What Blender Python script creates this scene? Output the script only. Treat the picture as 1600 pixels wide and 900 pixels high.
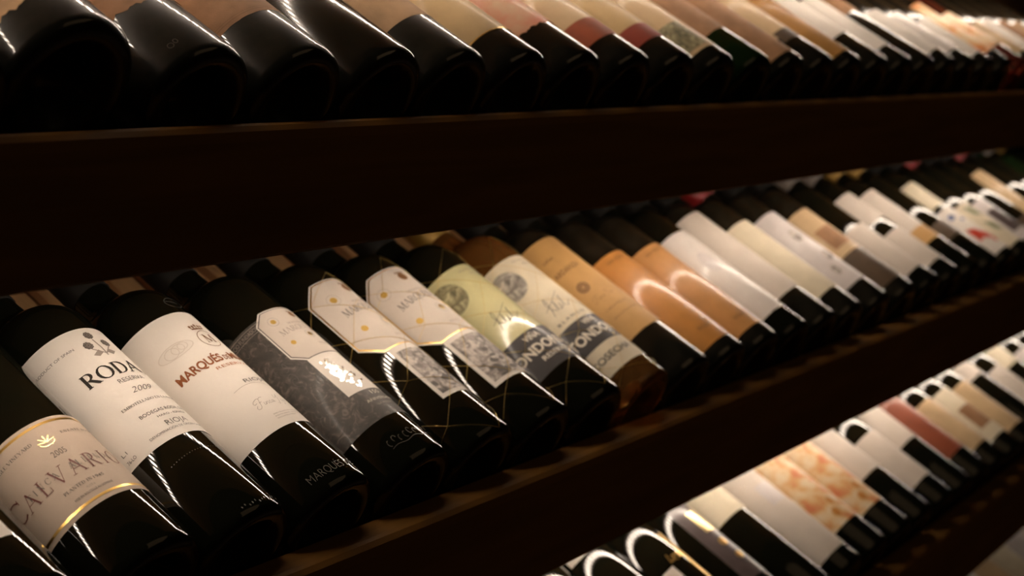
import bpy, bmesh, math, random
from mathutils import Matrix, Vector
random.seed(7)
S = bpy.context.scene
for o in list(bpy.data.objects): bpy.data.objects.remove(o)
C = S.collection

# ------------------------------------------------------------------ camera
TH = math.radians(33.467)                      # the bottles lean back at this angle
cam_d = bpy.data.cameras.new('camera'); cam = bpy.data.objects.new('camera', cam_d); C.objects.link(cam)
yaw, pit, rol = 1.00128897, 0.115281865, -0.03110995
f_ = Vector((math.sin(yaw)*math.cos(pit), math.cos(yaw)*math.cos(pit), -math.sin(pit)))
r_ = Vector((math.cos(yaw), -math.sin(yaw), 0)); u_ = r_.cross(f_)
rr = math.cos(rol)*r_ + math.sin(rol)*u_; uu = -math.sin(rol)*r_ + math.cos(rol)*u_
m = Matrix((rr, uu, -f_)).transposed().to_4x4(); m.translation = Vector((-0.559676, -0.619436, -0.001179))
cam.matrix_world = m
cam_d.sensor_width = 36; cam_d.lens = 2528.335/1600*36; cam_d.clip_start = 0.02
cam_d.dof.use_dof = True; cam_d.dof.focus_distance = 0.95; cam_d.dof.aperture_fstop = 8.0
cam_d.dof.aperture_blades = 8
S.camera = cam

# ------------------------------------------------------------------ world, lights, exposure
W = bpy.data.worlds.new('dim_room'); S.world = W; W.use_nodes = True
W.node_tree.nodes['Background'].inputs[0].default_value = (1.0, 0.62, 0.36, 1)
W.node_tree.nodes['Background'].inputs[1].default_value = 0.003
S.view_settings.view_transform = 'Standard'; S.view_settings.look = 'None'
S.view_settings.gamma = 1; S.view_settings.use_curve_mapping = False
S.view_settings.exposure = 0.0
LED_POWER = 67.0                               # emission of each diode in the strips under the shelves
LED_COLOR = (1.0, 0.83, 0.67)
al = bpy.data.lights.new('fill_panel', 'AREA'); al.energy = 1.6; al.size = 1.6; al.color = (1, .66, .36)  # unseen fill light, added to lift the dark front boards
alo = bpy.data.objects.new('fill_panel', al); C.objects.link(alo)
alo.location = (0.9, -1.75, 1.45)
alo['label'] = 'unseen warm fill light added above the aisle to brighten the front boards'; alo['category'] = 'fill light'

R = 0.0372                                     # bottle radius
ROWZ = [0.0, -0.2560046, -0.5120092, -0.768]
ROWX = [0.0153649, 0.0352171, 0.9115871, 1.34]
PITCH = 0.080

# ------------------------------------------------------------------ materials
def new_mat(name):
    mt = bpy.data.materials.new(name); mt.use_nodes = True
    return mt, mt.node_tree, mt.node_tree.nodes['Principled BSDF']
def paper(name, col, var=0.10, rough=.6, coat=0.0, scale=60, col2=None, bump=.15):
    mt, nt, b = new_mat(name)
    tc = nt.nodes.new('ShaderNodeTexCoord'); n = nt.nodes.new('ShaderNodeTexNoise')
    n.inputs['Scale'].default_value = scale; n.inputs['Detail'].default_value = 5
    nt.links.new(tc.outputs['Object'], n.inputs['Vector'])
    cr = nt.nodes.new('ShaderNodeValToRGB')
    c2 = col2 or tuple(c*(1-var*2) for c in col)
    cr.color_ramp.elements[0].position = .35; cr.color_ramp.elements[1].position = .65
    cr.color_ramp.elements[0].color = (*c2, 1); cr.color_ramp.elements[1].color = (*col, 1)
    nt.links.new(n.outputs['Fac'], cr.inputs[0]); nt.links.new(cr.outputs[0], b.inputs['Base Color'])
    b.inputs['Roughness'].default_value = rough; b.inputs['Specular IOR Level'].default_value = .3
    b.inputs['Coat Weight'].default_value = coat; b.inputs['Coat Roughness'].default_value = .12
    if bump:
        n2 = nt.nodes.new('ShaderNodeTexNoise'); n2.inputs['Scale'].default_value = 900; n2.inputs['Detail'].default_value = 2
        nt.links.new(tc.outputs['Object'], n2.inputs['Vector'])
        bp = nt.nodes.new('ShaderNodeBump'); bp.inputs['Strength'].default_value = bump; bp.inputs['Distance'].default_value = .0002
        nt.links.new(n2.outputs['Fac'], bp.inputs['Height']); nt.links.new(bp.outputs[0], b.inputs['Normal'])
    return mt
def art(name, cols, scale=120, rough=.5, coat=0.0, metal=0.0, detail=4, warp=1.0, stops=None):
    """printed picture: blotches of the given colours"""
    mt, nt, b = new_mat(name)
    tc = nt.nodes.new('ShaderNodeTexCoord'); n = nt.nodes.new('ShaderNodeTexNoise')
    n.inputs['Scale'].default_value = scale; n.inputs['Detail'].default_value = detail; n.inputs['Distortion'].default_value = warp
    nt.links.new(tc.outputs['Object'], n.inputs['Vector'])
    cr = nt.nodes.new('ShaderNodeValToRGB'); el = cr.color_ramp.elements
    k = len(cols); stops = stops or [.34 + .32*i/(k-1) for i in range(k)]
    el[0].position = stops[0]; el[0].color = (*cols[0], 1); el[1].position = stops[-1]; el[1].color = (*cols[-1], 1)
    for i in range(1, k-1):
        e = el.new(stops[i]); e.color = (*cols[i], 1)
    nt.links.new(n.outputs['Fac'], cr.inputs[0]); nt.links.new(cr.outputs[0], b.inputs['Base Color'])
    b.inputs['Roughness'].default_value = rough; b.inputs['Metallic'].default_value = metal
    b.inputs['Coat Weight'].default_value = coat; b.inputs['Coat Roughness'].default_value = .1
    return mt
def plain(name, col, rough=.5, metal=0.0, spec=.5):
    mt, nt, b = new_mat(name); b.inputs['Base Color'].default_value = (*col, 1)
    b.inputs['Roughness'].default_value = rough; b.inputs['Metallic'].default_value = metal
    b.inputs['Specular IOR Level'].default_value = spec
    return mt
def glass_dark(name, col, rough, coat=0.0, dust=0.0, dustcol=(.25, .2, .14), ripple=.25):
    mt, nt, b = new_mat(name)
    tc = nt.nodes.new('ShaderNodeTexCoord')
    n = nt.nodes.new('ShaderNodeTexNoise'); n.inputs['Scale'].default_value = 45; n.inputs['Detail'].default_value = 8
    nt.links.new(tc.outputs['Object'], n.inputs['Vector'])
    cr = nt.nodes.new('ShaderNodeValToRGB'); cr.color_ramp.elements[0].position = .45; cr.color_ramp.elements[1].position = .8
    cr.color_ramp.elements[0].color = (*col, 1)
    cr.color_ramp.elements[1].color = (*[c*(1-dust)+d*dust for c, d in zip(col, dustcol)], 1)
    nt.links.new(n.outputs['Fac'], cr.inputs[0]); nt.links.new(cr.outputs[0], b.inputs['Base Color'])
    b.inputs['Roughness'].default_value = rough; b.inputs['IOR'].default_value = 1.5
    b.inputs['Coat Weight'].default_value = coat; b.inputs['Coat Roughness'].default_value = .05
    n2 = nt.nodes.new('ShaderNodeTexNoise'); n2.inputs['Scale'].default_value = 28; n2.inputs['Detail'].default_value = 1
    nt.links.new(tc.outputs['Object'], n2.inputs['Vector'])
    bp = nt.nodes.new('ShaderNodeBump'); bp.inputs['Strength'].default_value = ripple; bp.inputs['Distance'].default_value = .0006
    nt.links.new(n2.outputs['Fac'], bp.inputs['Height']); nt.links.new(bp.outputs[0], b.inputs['Normal'])
    if coat: nt.links.new(bp.outputs[0], b.inputs['Coat Normal'])
    return mt
def glass_clear(name, col, ior=1.45, trans=.85):
    mt, nt, b = new_mat(name)
    b.inputs['Base Color'].default_value = (*col, 1); b.inputs['Roughness'].default_value = .04
    b.inputs['IOR'].default_value = ior; b.inputs['Transmission Weight'].default_value = trans
    return mt
def wood(name, c1, c2, rough=.6, scale=(4, 60, 60)):
    mt, nt, b = new_mat(name)
    tc = nt.nodes.new('ShaderNodeTexCoord'); mp = nt.nodes.new('ShaderNodeMapping'); mp.inputs['Scale'].default_value = scale
    n = nt.nodes.new('ShaderNodeTexNoise'); n.inputs['Scale'].default_value = 1.5; n.inputs['Detail'].default_value = 6; n.inputs['Distortion'].default_value = .6
    nt.links.new(tc.outputs['Object'], mp.inputs['Vector']); nt.links.new(mp.outputs[0], n.inputs['Vector'])
    cr = nt.nodes.new('ShaderNodeValToRGB'); cr.color_ramp.elements[0].position = .3; cr.color_ramp.elements[1].position = .7
    cr.color_ramp.elements[0].color = (*c1, 1); cr.color_ramp.elements[1].color = (*c2, 1)
    nt.links.new(n.outputs['Fac'], cr.inputs[0]); nt.links.new(cr.outputs[0], b.inputs['Base Color'])
    b.inputs['Roughness'].default_value = rough
    bp = nt.nodes.new('ShaderNodeBump'); bp.inputs['Strength'].default_value = .2; bp.inputs['Distance'].default_value = .001
    nt.links.new(n.outputs['Fac'], bp.inputs['Height']); nt.links.new(bp.outputs[0], b.inputs['Normal'])
    return mt

M = {}
M['glass'] = glass_dark('dark_bottle_glass', (.005, .0052, .003), .045)
M['glass_dusty'] = glass_dark('dusty_bottle_glass', (.010, .0095, .006), .30, coat=.8, dust=.10)
M['glass_dusty'].node_tree.nodes['Principled BSDF'].inputs['Specular IOR Level'].default_value = .16
M['glass_black'] = glass_dark('black_bottle_glass', (.008, .0075, .005), .16, coat=.5, dust=.08)
M['glass_green'] = glass_dark('green_bottle_glass', (.006, .014, .004), .06)
M['glass_amber'] = glass_clear('amber_bottle_glass', (.52, .23, .06), 1.42, .84)
M['glass_rose'] = glass_clear('rose_bottle_glass', (.45, .10, .06))
M['emboss'] = plain('embossed_glint', (.11, .10, .085), .30)  # raised glass paled, its glints are put into the colour
M['gold'] = plain('gold_foil', (.86, .56, .18), .28, 1.0)
M['gold_print'] = plain('gold_print', (.66, .43, .11), .35, .35)
M['gold_pale'] = plain('pale_gold_foil', (.90, .70, .34), .32, 1.0)
M['silver'] = art('silver_foil', [(.35, .33, .30), (.85, .83, .80), (.95, .93, .9)], 260, .22, 0, 1.0)
M['wire'] = plain('gold_wire', (.62, .44, .14), .3, 1.0)
M['ink'] = plain('black_ink', (.02, .017, .014), .45)
M['ink_grey'] = plain('grey_ink', (.11, .095, .085), .6)
M['ink_light'] = plain('light_grey_ink', (.33, .28, .24), .6)
M['ink_maroon'] = plain('maroon_ink', (.16, .035, .025), .5)
M['ink_copper'] = plain('copper_foil_ink', (.30, .10, .035), .42, .35)
M['ink_orange'] = plain('orange_ink', (.55, .24, .13), .6)
M['ink_cream'] = plain('cream_ink', (.72, .66, .55), .6)
M['ink_brown'] = plain('brown_ink', (.20, .09, .03), .6)
M['emb_paper'] = plain('embossed_paper', (.745, .69, .625), .7)
M['white'] = paper('white_paper', (.80, .745, .68), .015)
M['white_gloss'] = paper('glossy_white_paper', (.74, .69, .65), .04, .45, .45)
M['ivory'] = paper('ivory_paper', (.575, .46, .365), .02)
M['white_dim'] = paper('dim_lit_white_paper', (.64, .57, .50), .03)  # toned-down copy of the white paper, weaker light put into its colour
M['cream'] = paper('cream_paper', (.72, .64, .48), .05)
M['greenish'] = paper('green_cream_paper', (.62, .58, .31), .05, .42, 1.0)
M['lilac'] = paper('lilac_white_paper', (.68, .63, .62), .08, .5, .2, 40)
M['orange'] = paper('orange_paper', (.56, .32, .115), .06)
M['orange_deep'] = paper('deep_orange_paper', (.58, .25, .06), .08, .4, .5)
M['orange_brown'] = paper('orange_brown_paper', (.56, .27, .09), .08, .42, .4)
M['tan'] = paper('tan_aged_paper', (.50, .31, .17), .16, .75, 0, 35, bump=.5)
M['tan_light'] = paper('light_aged_paper', (.80, .50, .27), .16, .75, 0, 35, bump=.5)
M['tan_dark'] = paper('brown_aged_paper', (.42, .22, .11), .18, .7, 0, 45, bump=.4)
M['tan_pale'] = paper('pale_aged_paper', (.62, .44, .25), .12, .6, .2, 30)
M['tan_gold'] = paper('golden_aged_paper', (.42, .20, .045), .10, .6, .1, 30)
M['yellow_pale'] = paper('pale_yellow_paper', (.58, .40, .19), .10, .6, .1, 30)
M['pinkish'] = paper('faded_pink_paper', (.58, .19, .11), .2, .6, .1, 40, (.56, .36, .22))
M['red_strip'] = paper('dark_red_strip', (.29, .04, .018), .08)
M['red_faded'] = paper('faded_red_strip', (.36, .075, .025), .12)
M['maroon'] = paper('maroon_paper', (.30, .075, .035), .12, .55, .2, 30)
M['dark_label'] = art('dark_embossed_label', [(.035, .03, .026), (.065, .054, .046), (.18, .145, .12)], 110, .55, .06, 0, 6, 2.2, [.3, .55, .72])
M['brown_label'] = paper('dark_brown_label', (.10, .065, .04), .1, .5, .2)
M['charcoal'] = paper('charcoal_band', (.05, .045, .045), .05, .5, .2)
M['purple'] = paper('dark_purple_label', (.10, .075, .075), .1, .35, .5)
M['sketch'] = art('grey_engraving', [(.10, .09, .08), (.32, .28, .25), (.60, .54, .49)], 150, .55)
M['sketch_g'] = art('green_engraving', [(.11, .10, .05), (.27, .24, .13), (.58, .53, .30)], 130, .5, .5)
M['sketch_s'] = art('round_engraving', [(.12, .11, .10), (.32, .29, .25), (.64, .58, .50)], 130, .5)
M['peach'] = art('orange_watercolour', [(.62, .20, .08), (.66, .38, .16), (.72, .55, .33), (.74, .63, .48)], 58, .55, .1, 0, 5, .1, [.36, .46, .56, .66])
M['peach_bright'] = art('peach_label', [(.78, .24, .06), (.88, .56, .28), (.86, .68, .45)], 30, .5, .3)
M['red_print'] = plain('red_print', (.62, .05, .02), .5)
M['blue_print'] = plain('blue_print', (.09, .13, .30), .5)
M['leaf_print'] = plain('leaf_print', (.12, .15, .05), .5)
M['foil_black'] = plain('black_capsule', (.010, .008, .006), .55, 0, .12)
M['foil_red'] = plain('red_capsule', (.35, .02, .02), .35)
M['foil_gold'] = plain('ochre_capsule', (.30, .17, .03), .4, .4)
M['foil_white'] = plain('grey_capsule', (.22, .18, .15), .55)
M['shade_wood'] = wood('shadowed_wood', (.05, .024, .006), (.08, .038, .01), .8)  # darkened wood, shade under the bottle bases put into its colour
M['fascia'] = wood('dark_stained_wood', (.19, .092, .020), (.26, .126, .030), .62, (3, 40, 40))
M['slat'] = wood('oak_slat', (.62, .35, .16), (.78, .47, .23), .6, (60, 4, 60))
M['slat2'] = wood('reddish_slat', (.34, .14, .055), (.46, .21, .09), .6, (60, 4, 60))
M['panel'] = wood('brown_shelf_panel', (.30, .14, .055), (.42, .21, .09), .7, (6, 40, 40))
for k_ in ('panel', 'slat', 'slat2', 'fascia'): M[k_].node_tree.nodes['Principled BSDF'].inputs['Specular IOR Level'].default_value = .12
M['floor'] = paper('floor_tile', (.16, .11, .08), .1, .5)
M['wall'] = paper('plaster', (.10, .07, .05), .1, .9, 0, 8)
mt, nt, b = new_mat('led_diode'); b.inputs['Base Color'].default_value = (0, 0, 0, 1)
b.inputs['Emission Color'].default_value = (*LED_COLOR, 1); b.inputs['Emission Strength'].default_value = LED_POWER; M['led'] = mt

M['led_dim'] = M['led'].copy(); M['led_dim'].node_tree.nodes['Principled BSDF'].inputs['Emission Strength'].default_value = LED_POWER*.13
# ------------------------------------------------------------------ object helpers
def empty(name, label, cat, loc=(0, 0, 0), rot=(0, 0, 0), group=None):
    o = bpy.data.objects.new(name, None); C.objects.link(o); o.location = loc; o.rotation_euler = rot
    o.empty_display_size = .02
    o['label'] = label; o['category'] = cat
    if group: o['group'] = group
    return o
def obj(name, me, mat=None, parent=None, smooth=False):
    if isinstance(me, bmesh.types.BMesh):
        bm = me; me = bpy.data.meshes.new(name); bm.to_mesh(me); bm.free()
    if mat is not None and not me.materials: me.materials.append(mat)
    if smooth:
        for p in me.polygons: p.use_smooth = True
    o = bpy.data.objects.new(name, me); C.objects.link(o)
    if parent: o.parent = parent
    return o
def add_box(bm, lo, hi):
    vs = [bm.verts.new((x, y, z)) for x in (lo[0], hi[0]) for y in (lo[1], hi[1]) for z in (lo[2], hi[2])]
    for f in ((0, 1, 3, 2), (4, 6, 7, 5), (0, 4, 5, 1), (2, 3, 7, 6), (0, 2, 6, 4), (1, 5, 7, 3)): bm.faces.new([vs[i] for i in f])
def prism_x(prof, x0, x1):
    bm = bmesh.new(); a = [bm.verts.new((x0, y, z)) for y, z in prof]; c = [bm.verts.new((x1, y, z)) for y, z in prof]
    n = len(prof)
    for i in range(n): bm.faces.new((a[i], a[(i+1) % n], c[(i+1) % n], c[i]))
    bm.faces.new(a[::-1]); bm.faces.new(c); bmesh.ops.recalc_face_normals(bm, faces=bm.faces[:]); return bm
def lathe(prof, n=56):
    bm = bmesh.new(); rings = []
    for r, z in prof:
        if r < 1e-6: rings.append([bm.verts.new((0, 0, z))])
        else: rings.append([bm.verts.new((r*math.sin(2*math.pi*k/n), -r*math.cos(2*math.pi*k/n), z)) for k in range(n)])
    for a, c in zip(rings, rings[1:]):
        for k in range(n):
            k2 = (k+1) % n
            if len(a) == 1: bm.faces.new((a[0], c[k], c[k2]))
            elif len(c) == 1: bm.faces.new((a[k], c[0], a[k2]))
            else: bm.faces.new((a[k], c[k], c[k2], a[k2]))
    bmesh.ops.recalc_face_normals(bm, faces=bm.faces[:]); return bm

# bottle profile (base at z = 0, claret shape)
def bottle_profile(R):
    p = [(0, .022), (.008, .021), (.016, .015), (.022, .006), (.026, .0012), (.029, .0), (R-.0042, .0006), (R-.0018, .0022), (R-.0005, .0045), (R, .008)]
    p += [(R, z) for z in (.05, .10, .15, .188)]
    for k in range(1, 9):
        a = k/8*math.radians(78); p.append((R-.023*(1-math.cos(a))*1.0, .188+.026*math.sin(a)))
    r1, z1 = p[-1]
    p += [(r1-.0028, z1+.003), (.0152, z1+.008), (.0145, z1+.016), (.0142, .262)]
    p += [(.0140, .288), (.0150, .2885), (.0150, .296), (.0140, .2965), (.0140, .2995), (0, .2995)]
    return p
BODY = bpy.data.meshes.new('bottle_glass'); bm = lathe(bottle_profile(R)); bm.to_mesh(BODY); bm.free()
for pl in BODY.polygons: pl.use_smooth = True
CAPS = bpy.data.meshes.new('capsule'); bm = lathe([(.0146, .236), (.0151, .2362), (.0148, .262), (.0146, .287), (.0156, .288), (.0156, .297), (.0146, .3002), (0, .3006)], 32); bm.to_mesh(CAPS); bm.free()
for pl in CAPS.polygons: pl.use_smooth = True
def variant(me, key, mat, cache={}):
    if (key, mat.name) not in cache:
        c = me.copy(); c.materials.clear(); c.materials.append(mat); cache[(key, mat.name)] = c
    return cache[(key, mat.name)]

# ------------------------------------------------------------------ print on a cylinder: 2D (u, v) in mm -> bottle surface
U = lambda deg: math.radians(deg)*R*1000
def wrap(bm, off, step=2.6):
    us = [v.co.x for v in bm.verts]
    if us:
        u0, u1 = min(us), max(us); k = math.floor(u0/step)+1
        while k*step < u1:
            bmesh.ops.bisect_plane(bm, geom=bm.verts[:]+bm.edges[:]+bm.faces[:], plane_co=(k*step, 0, 0), plane_no=(1, 0, 0)); k += 1
    rad = R+off
    for v in bm.verts:
        a = v.co.x/1000/R; t = v.co.y/1000
        v.co = (rad*math.sin(a), -rad*math.cos(a), t)
    bmesh.ops.recalc_face_normals(bm, faces=bm.faces[:])
    for f in bm.faces:
        c = f.calc_center_median()
        if f.normal.x*c.x+f.normal.y*c.y < 0: f.normal_flip()
    return bm
def polys(pl, off, step=2.6):
    bm = bmesh.new()
    for p in pl: bm.faces.new([bm.verts.new((x, y, 0)) for x, y in p])
    return wrap(bm, off, step)
def rect(u0, u1, v0, v1): return [(u0, v0), (u1, v0), (u1, v1), (u0, v1)]
def ell(cu, cv, ru, rv, n=20, a0=0, a1=360): return [(cu+ru*math.cos(math.radians(a0+(a1-a0)*k/n)), cv+rv*math.sin(math.radians(a0+(a1-a0)*k/n))) for k in range(n)]
def ring(cu, cv, ru, rv, w, n=28, a0=0, a1=360):
    o = []
    for k in range(n):
        a, c = math.radians(a0+(a1-a0)*k/n), math.radians(a0+(a1-a0)*(k+1)/n)
        o.append([(cu+(ru+s)*math.cos(t), cv+(rv+s)*math.sin(t)) for t, s in ((a, -w/2), (a, w/2), (c, w/2), (c, -w/2))])
    return o
def line(pts, w, taper=False):
    o = []
    for i, (a, c) in enumerate(zip(pts, pts[1:])):
        dx, dy = c[0]-a[0], c[1]-a[1]; L = math.hypot(dx, dy) or 1; nx, ny = -dy/L*w/2, dx/L*w/2
        o.append([(a[0]-nx, a[1]-ny), (c[0]-nx, c[1]-ny), (c[0]+nx, c[1]+ny), (a[0]+nx, a[1]+ny)])
    return o
def octagon(u0, u1, v0, v1, cu, cv): return [(u0+cu, v0), (u1-cu, v0), (u1, v0+cv), (u1, v1-cv), (u1-cu, v1), (u0+cu, v1), (u0, v1-cv), (u0, v0+cv)]

# serif capitals drawn as strokes; unit height 1
tk, tn = .145, .05
def sf(x, y, h=.13): return ('l', x-h, y, x+h, y, .045)
G = {
 'A': (.86, [('l', .06, 0, .42, 1, tn), ('l', .40, 1, .80, 0, tk), ('l', .2, .36, .64, .36, tn), sf(.06, .02), sf(.8, .02)]),
 'B': (.68, [('l', .17, 0, .17, 1, tk), ('l', .05, .98, .36, .98, .045), ('l', .05, .02, .38, .02, .045), ('l', .2, .53, .38, .53, .045), ('a', .36, .76, .2, .22, -90, 90), ('a', .38, .27, .24, .25, -90, 90)]),
 'C': (.80, [('a', .46, .5, .38, .48, 45, 315), ('l', .74, .72, .74, .98, tn)]),
 'D': (.84, [('l', .17, 0, .17, 1, tk), ('l', .05, .98, .36, .98, .045), ('l', .05, .02, .36, .02, .045), ('a', .34, .5, .40, .48, -90, 90)]),
 'E': (.66, [('l', .17, 0, .17, 1, tk), ('l', .05, .98, .56, .98, .05), ('l', .05, .02, .6, .02, .05), ('l', .2, .52, .46, .52, .045), ('l', .56, 1, .56, .78, .045), ('l', .6, 0, .6, .24, .045)]),
 'F': (.62, [('l', .17, 0, .17, 1, tk), ('l', .05, .98, .56, .98, .05), ('l', .2, .52, .46, .52, .045), ('l', .56, 1, .56, .78, .045), sf(.17, .02)]),
 'G': (.86, [('a', .46, .5, .38, .48, 45, 320), ('l', .74, .0, .74, .42, .12), ('l', .58, .42, .84, .42, .045)]),
 'H': (.86, [('l', .17, 0, .17, 1, tk), ('l', .69, 0, .69, 1, tk), ('l', .17, .52, .69, .52, tn), sf(.17, .02), sf(.17, .98), sf(.69, .02), sf(.69, .98)]),
 'I': (.38, [('l', .19, 0, .19, 1, tk), sf(.19, .02), sf(.19, .98)]),
 'J': (.45, [('l', .27, .1, .27, 1, tk), sf(.27, .98), ('a', .1, .1, .17, .16, -100, 0)]),
 'L': (.64, [('l', .17, 0, .17, 1, tk), sf(.17, .98), ('l', .05, .02, .58, .02, .05), ('l', .58, 0, .58, .28, .045)]),
 'M': (1.02, [('l', .14, 0, .17, 1, tn), ('l', .17, 1, .5, .08, tk), ('l', .5, .08, .83, 1, tn), ('l', .85, 0, .83, 1, tk), sf(.14, .02), sf(.85, .02), sf(.13, .98, .1), sf(.88, .98, .1)]),
 'N': (.86, [('l', .15, 0, .15, 1, tn), ('l', .13, 1, .72, 0, tk), ('l', .72, 0, .72, 1, tn), sf(.15, .02), sf(.72, .98), sf(.1, .98, .1)]),
 'O': (.90, [('a', .45, .5, .38, .48, 0, 360)]),
 'P': (.66, [('l', .17, 0, .17, 1, tk), ('l', .05, .98, .36, .98, .045), ('l', .2, .48, .36, .48, .045), ('a', .36, .73, .22, .25, -90, 90), sf(.17, .02)]),
 'Q': (.90, [('a', .45, .5, .38, .48, 0, 360), ('l', .45, .12, .88, -.2, .09)]),
 'R': (.80, [('l', .17, 0, .17, 1, tk), ('l', .05, .98, .36, .98, .045), ('l', .2, .50, .36, .50, .045), ('a', .36, .74, .22, .24, -90, 90), ('l', .36, .5, .74, .02, tk), sf(.17, .02), sf(.78, .02, .08)]),
 'S': (.60, [('a', .3, .74, .2, .24, 30, 235), ('a', .3, .27, .22, .25, -150, 75), ('l', .14, .56, .46, .46, tk), ('l', .5, .74, .5, .96, tn), ('l', .07, .04, .07, .28, tn)]),
 'T': (.72, [('l', .36, 0, .36, 1, tk), ('l', .05, .98, .67, .98, .05), sf(.36, .02), ('l', .05, 1, .05, .76, .045), ('l', .67, 1, .67, .76, .045)]),
 'U': (.84, [('l', .17, .3, .17, 1, tk), ('l', .68, .3, .68, 1, tn), ('a', .425, .3, .255, .28, 180, 360), sf(.17, .98), sf(.68, .98)]),
 'V': (.84, [('l', .06, 1, .43, 0, tk), ('l', .43, 0, .78, 1, tn), sf(.06, .98), sf(.78, .98)]),
 'Y': (.80, [('l', .06, 1, .4, .48, tk), ('l', .4, .48, .74, 1, tn), ('l', .4, 0, .4, .5, tk), sf(.4, .02), sf(.06, .98), sf(.74, .98)]),
}
def serif(txt, u, v, h, track=0.0, curve=0.0, span=None, seg=14, weight=1.0):
    """polygons of a serif word with its baseline starting at (u, v); curve bends the baseline up in the middle"""
    x = 0.0; raw = []
    for ch in txt:
        acc = ch in 'ÉÓ'; k = {'É': 'E', 'Ó': 'O'}.get(ch, ch)
        if k not in G: x += .34+track; continue
        w, st = G[k]
        for s in st+([('l', .3, 1.1, .46, 1.28, .09)] if acc else []):
            if s[0] == 'l':
                _, x0, y0, x1, y1, lw = s; raw += [[(x+px, py) for px, py in q] for q in line([(x0, y0), (x1, y1)], lw*weight)]
            else:
                _, cx, cy, rx, ry, a0, a1 = s; n = max(4, int(seg*abs(a1-a0)/360)); P = []
                for i in range(n+1):
                    a = math.radians(a0+(a1-a0)*i/n); lw = (tn+(tk-tn)*abs(math.cos(a))**1.5)*weight
                    P.append(((x+cx+(rx-lw/2)*math.cos(a), cy+(ry-lw/2)*math.sin(a)), (x+cx+(rx+lw/2)*math.cos(a), cy+(ry+lw/2)*math.sin(a))))
                for a, c in zip(P, P[1:]): raw.append([a[0], a[1], c[1], c[0]])
        x += w+track
    sx = h if span is None else span/x; T = x*sx
    return [[(u+px*sx, v+py*h+curve*math.sin(math.pi*min(max(px*sx/T, 0), 1))) for px, py in q] for q in raw]
def font_bm(txt, h, bold=0.0, shear=0.0, span=None, space=1.0):
    cu = bpy.data.curves.new('t', 'FONT'); cu.body = txt; cu.size = 1; cu.offset = bold; cu.shear = shear; cu.resolution_u = 3; cu.space_character = space
    o = bpy.data.objects.new('t', cu); C.objects.link(o)
    dg = bpy.context.evaluated_depsgraph_get(); me = bpy.data.meshes.new_from_object(o.evaluated_get(dg))
    bm = bmesh.new(); bm.from_mesh(me); bpy.data.objects.remove(o); bpy.data.curves.remove(cu); bpy.data.meshes.remove(me)
    xs = [v.co.x for v in bm.verts]; sy = h/.70; sx = sy if span is None else span/(max(xs)-min(xs)); x0 = min(xs)
    for v in bm.verts: v.co = ((v.co.x-x0)*sx, v.co.y*sy, 0)
    return bm
def font(txt, u, v, h, off=.0006, curve=0.0, **kw):
    bm = font_bm(txt, h, **kw); T = max(x.co.x for x in bm.verts)
    for q in bm.verts: q.co.y += v+curve*math.sin(math.pi*q.co.x/T); q.co.x += u
    return wrap(bm, off)

# ------------------------------------------------------------------ bottles
ROWN = ['top shelf', 'middle shelf', 'lower shelf', 'bottom shelf']
def bottle(row, i, label, dx=0.0, glass='glass', cap='foil_black'):
    k = row
    t = empty('wine_bottle', label, 'bottle', (ROWX[k]+i*PITCH+dx, (0, -.0002, -.0186, -.01)[k], ROWZ[k]), (-(math.pi/2-TH), 0, 0), 'wine bottles lying on the '+ROWN[k])
    obj('bottle_glass', variant(BODY, 'b', M[glass]), None, t)
    obj('capsule', variant(CAPS, 'c', M[cap]), None, t)
    return t
def lab(t, a0, a1, v0, v1, mat, name='paper_label', off=.00018, torn=0.0, lbl=None, par=None):
    """a label from angle a0 to a1 (degrees) and height v0 to v1 (mm)"""
    u0, u1 = U(a0), U(a1); n = max(2, int((u1-u0)/2.2)); bm = bmesh.new(); lo = []; hi = []
    rad = R+off; ph = random.random()*9
    for k in range(n+1):
        u = u0+(u1-u0)*k/n; a = u/1000/R
        j = torn*(math.sin(k*1.3+ph)+.6*math.sin(k*3.1+ph*2)+random.uniform(-.6, .6))
        for lst, v in ((lo, v0+j), (hi, v1+torn*random.uniform(-.4, .4))): lst.append(bm.verts.new((rad*math.sin(a), -rad*math.cos(a), v/1000)))
    for k in range(n): bm.faces.new((lo[k], lo[k+1], hi[k+1], hi[k]))
    o = obj(name, bm, M[mat], par or t, True)
    if lbl: o['label'] = lbl
    return o
def put(par, name, bm, mat, lbl=None, smooth=True):
    o = obj(name, bm, M[mat], par, smooth)
    if lbl: o['label'] = lbl
    return o
T1, T2, T3 = .00034, .00046, .00058

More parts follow.
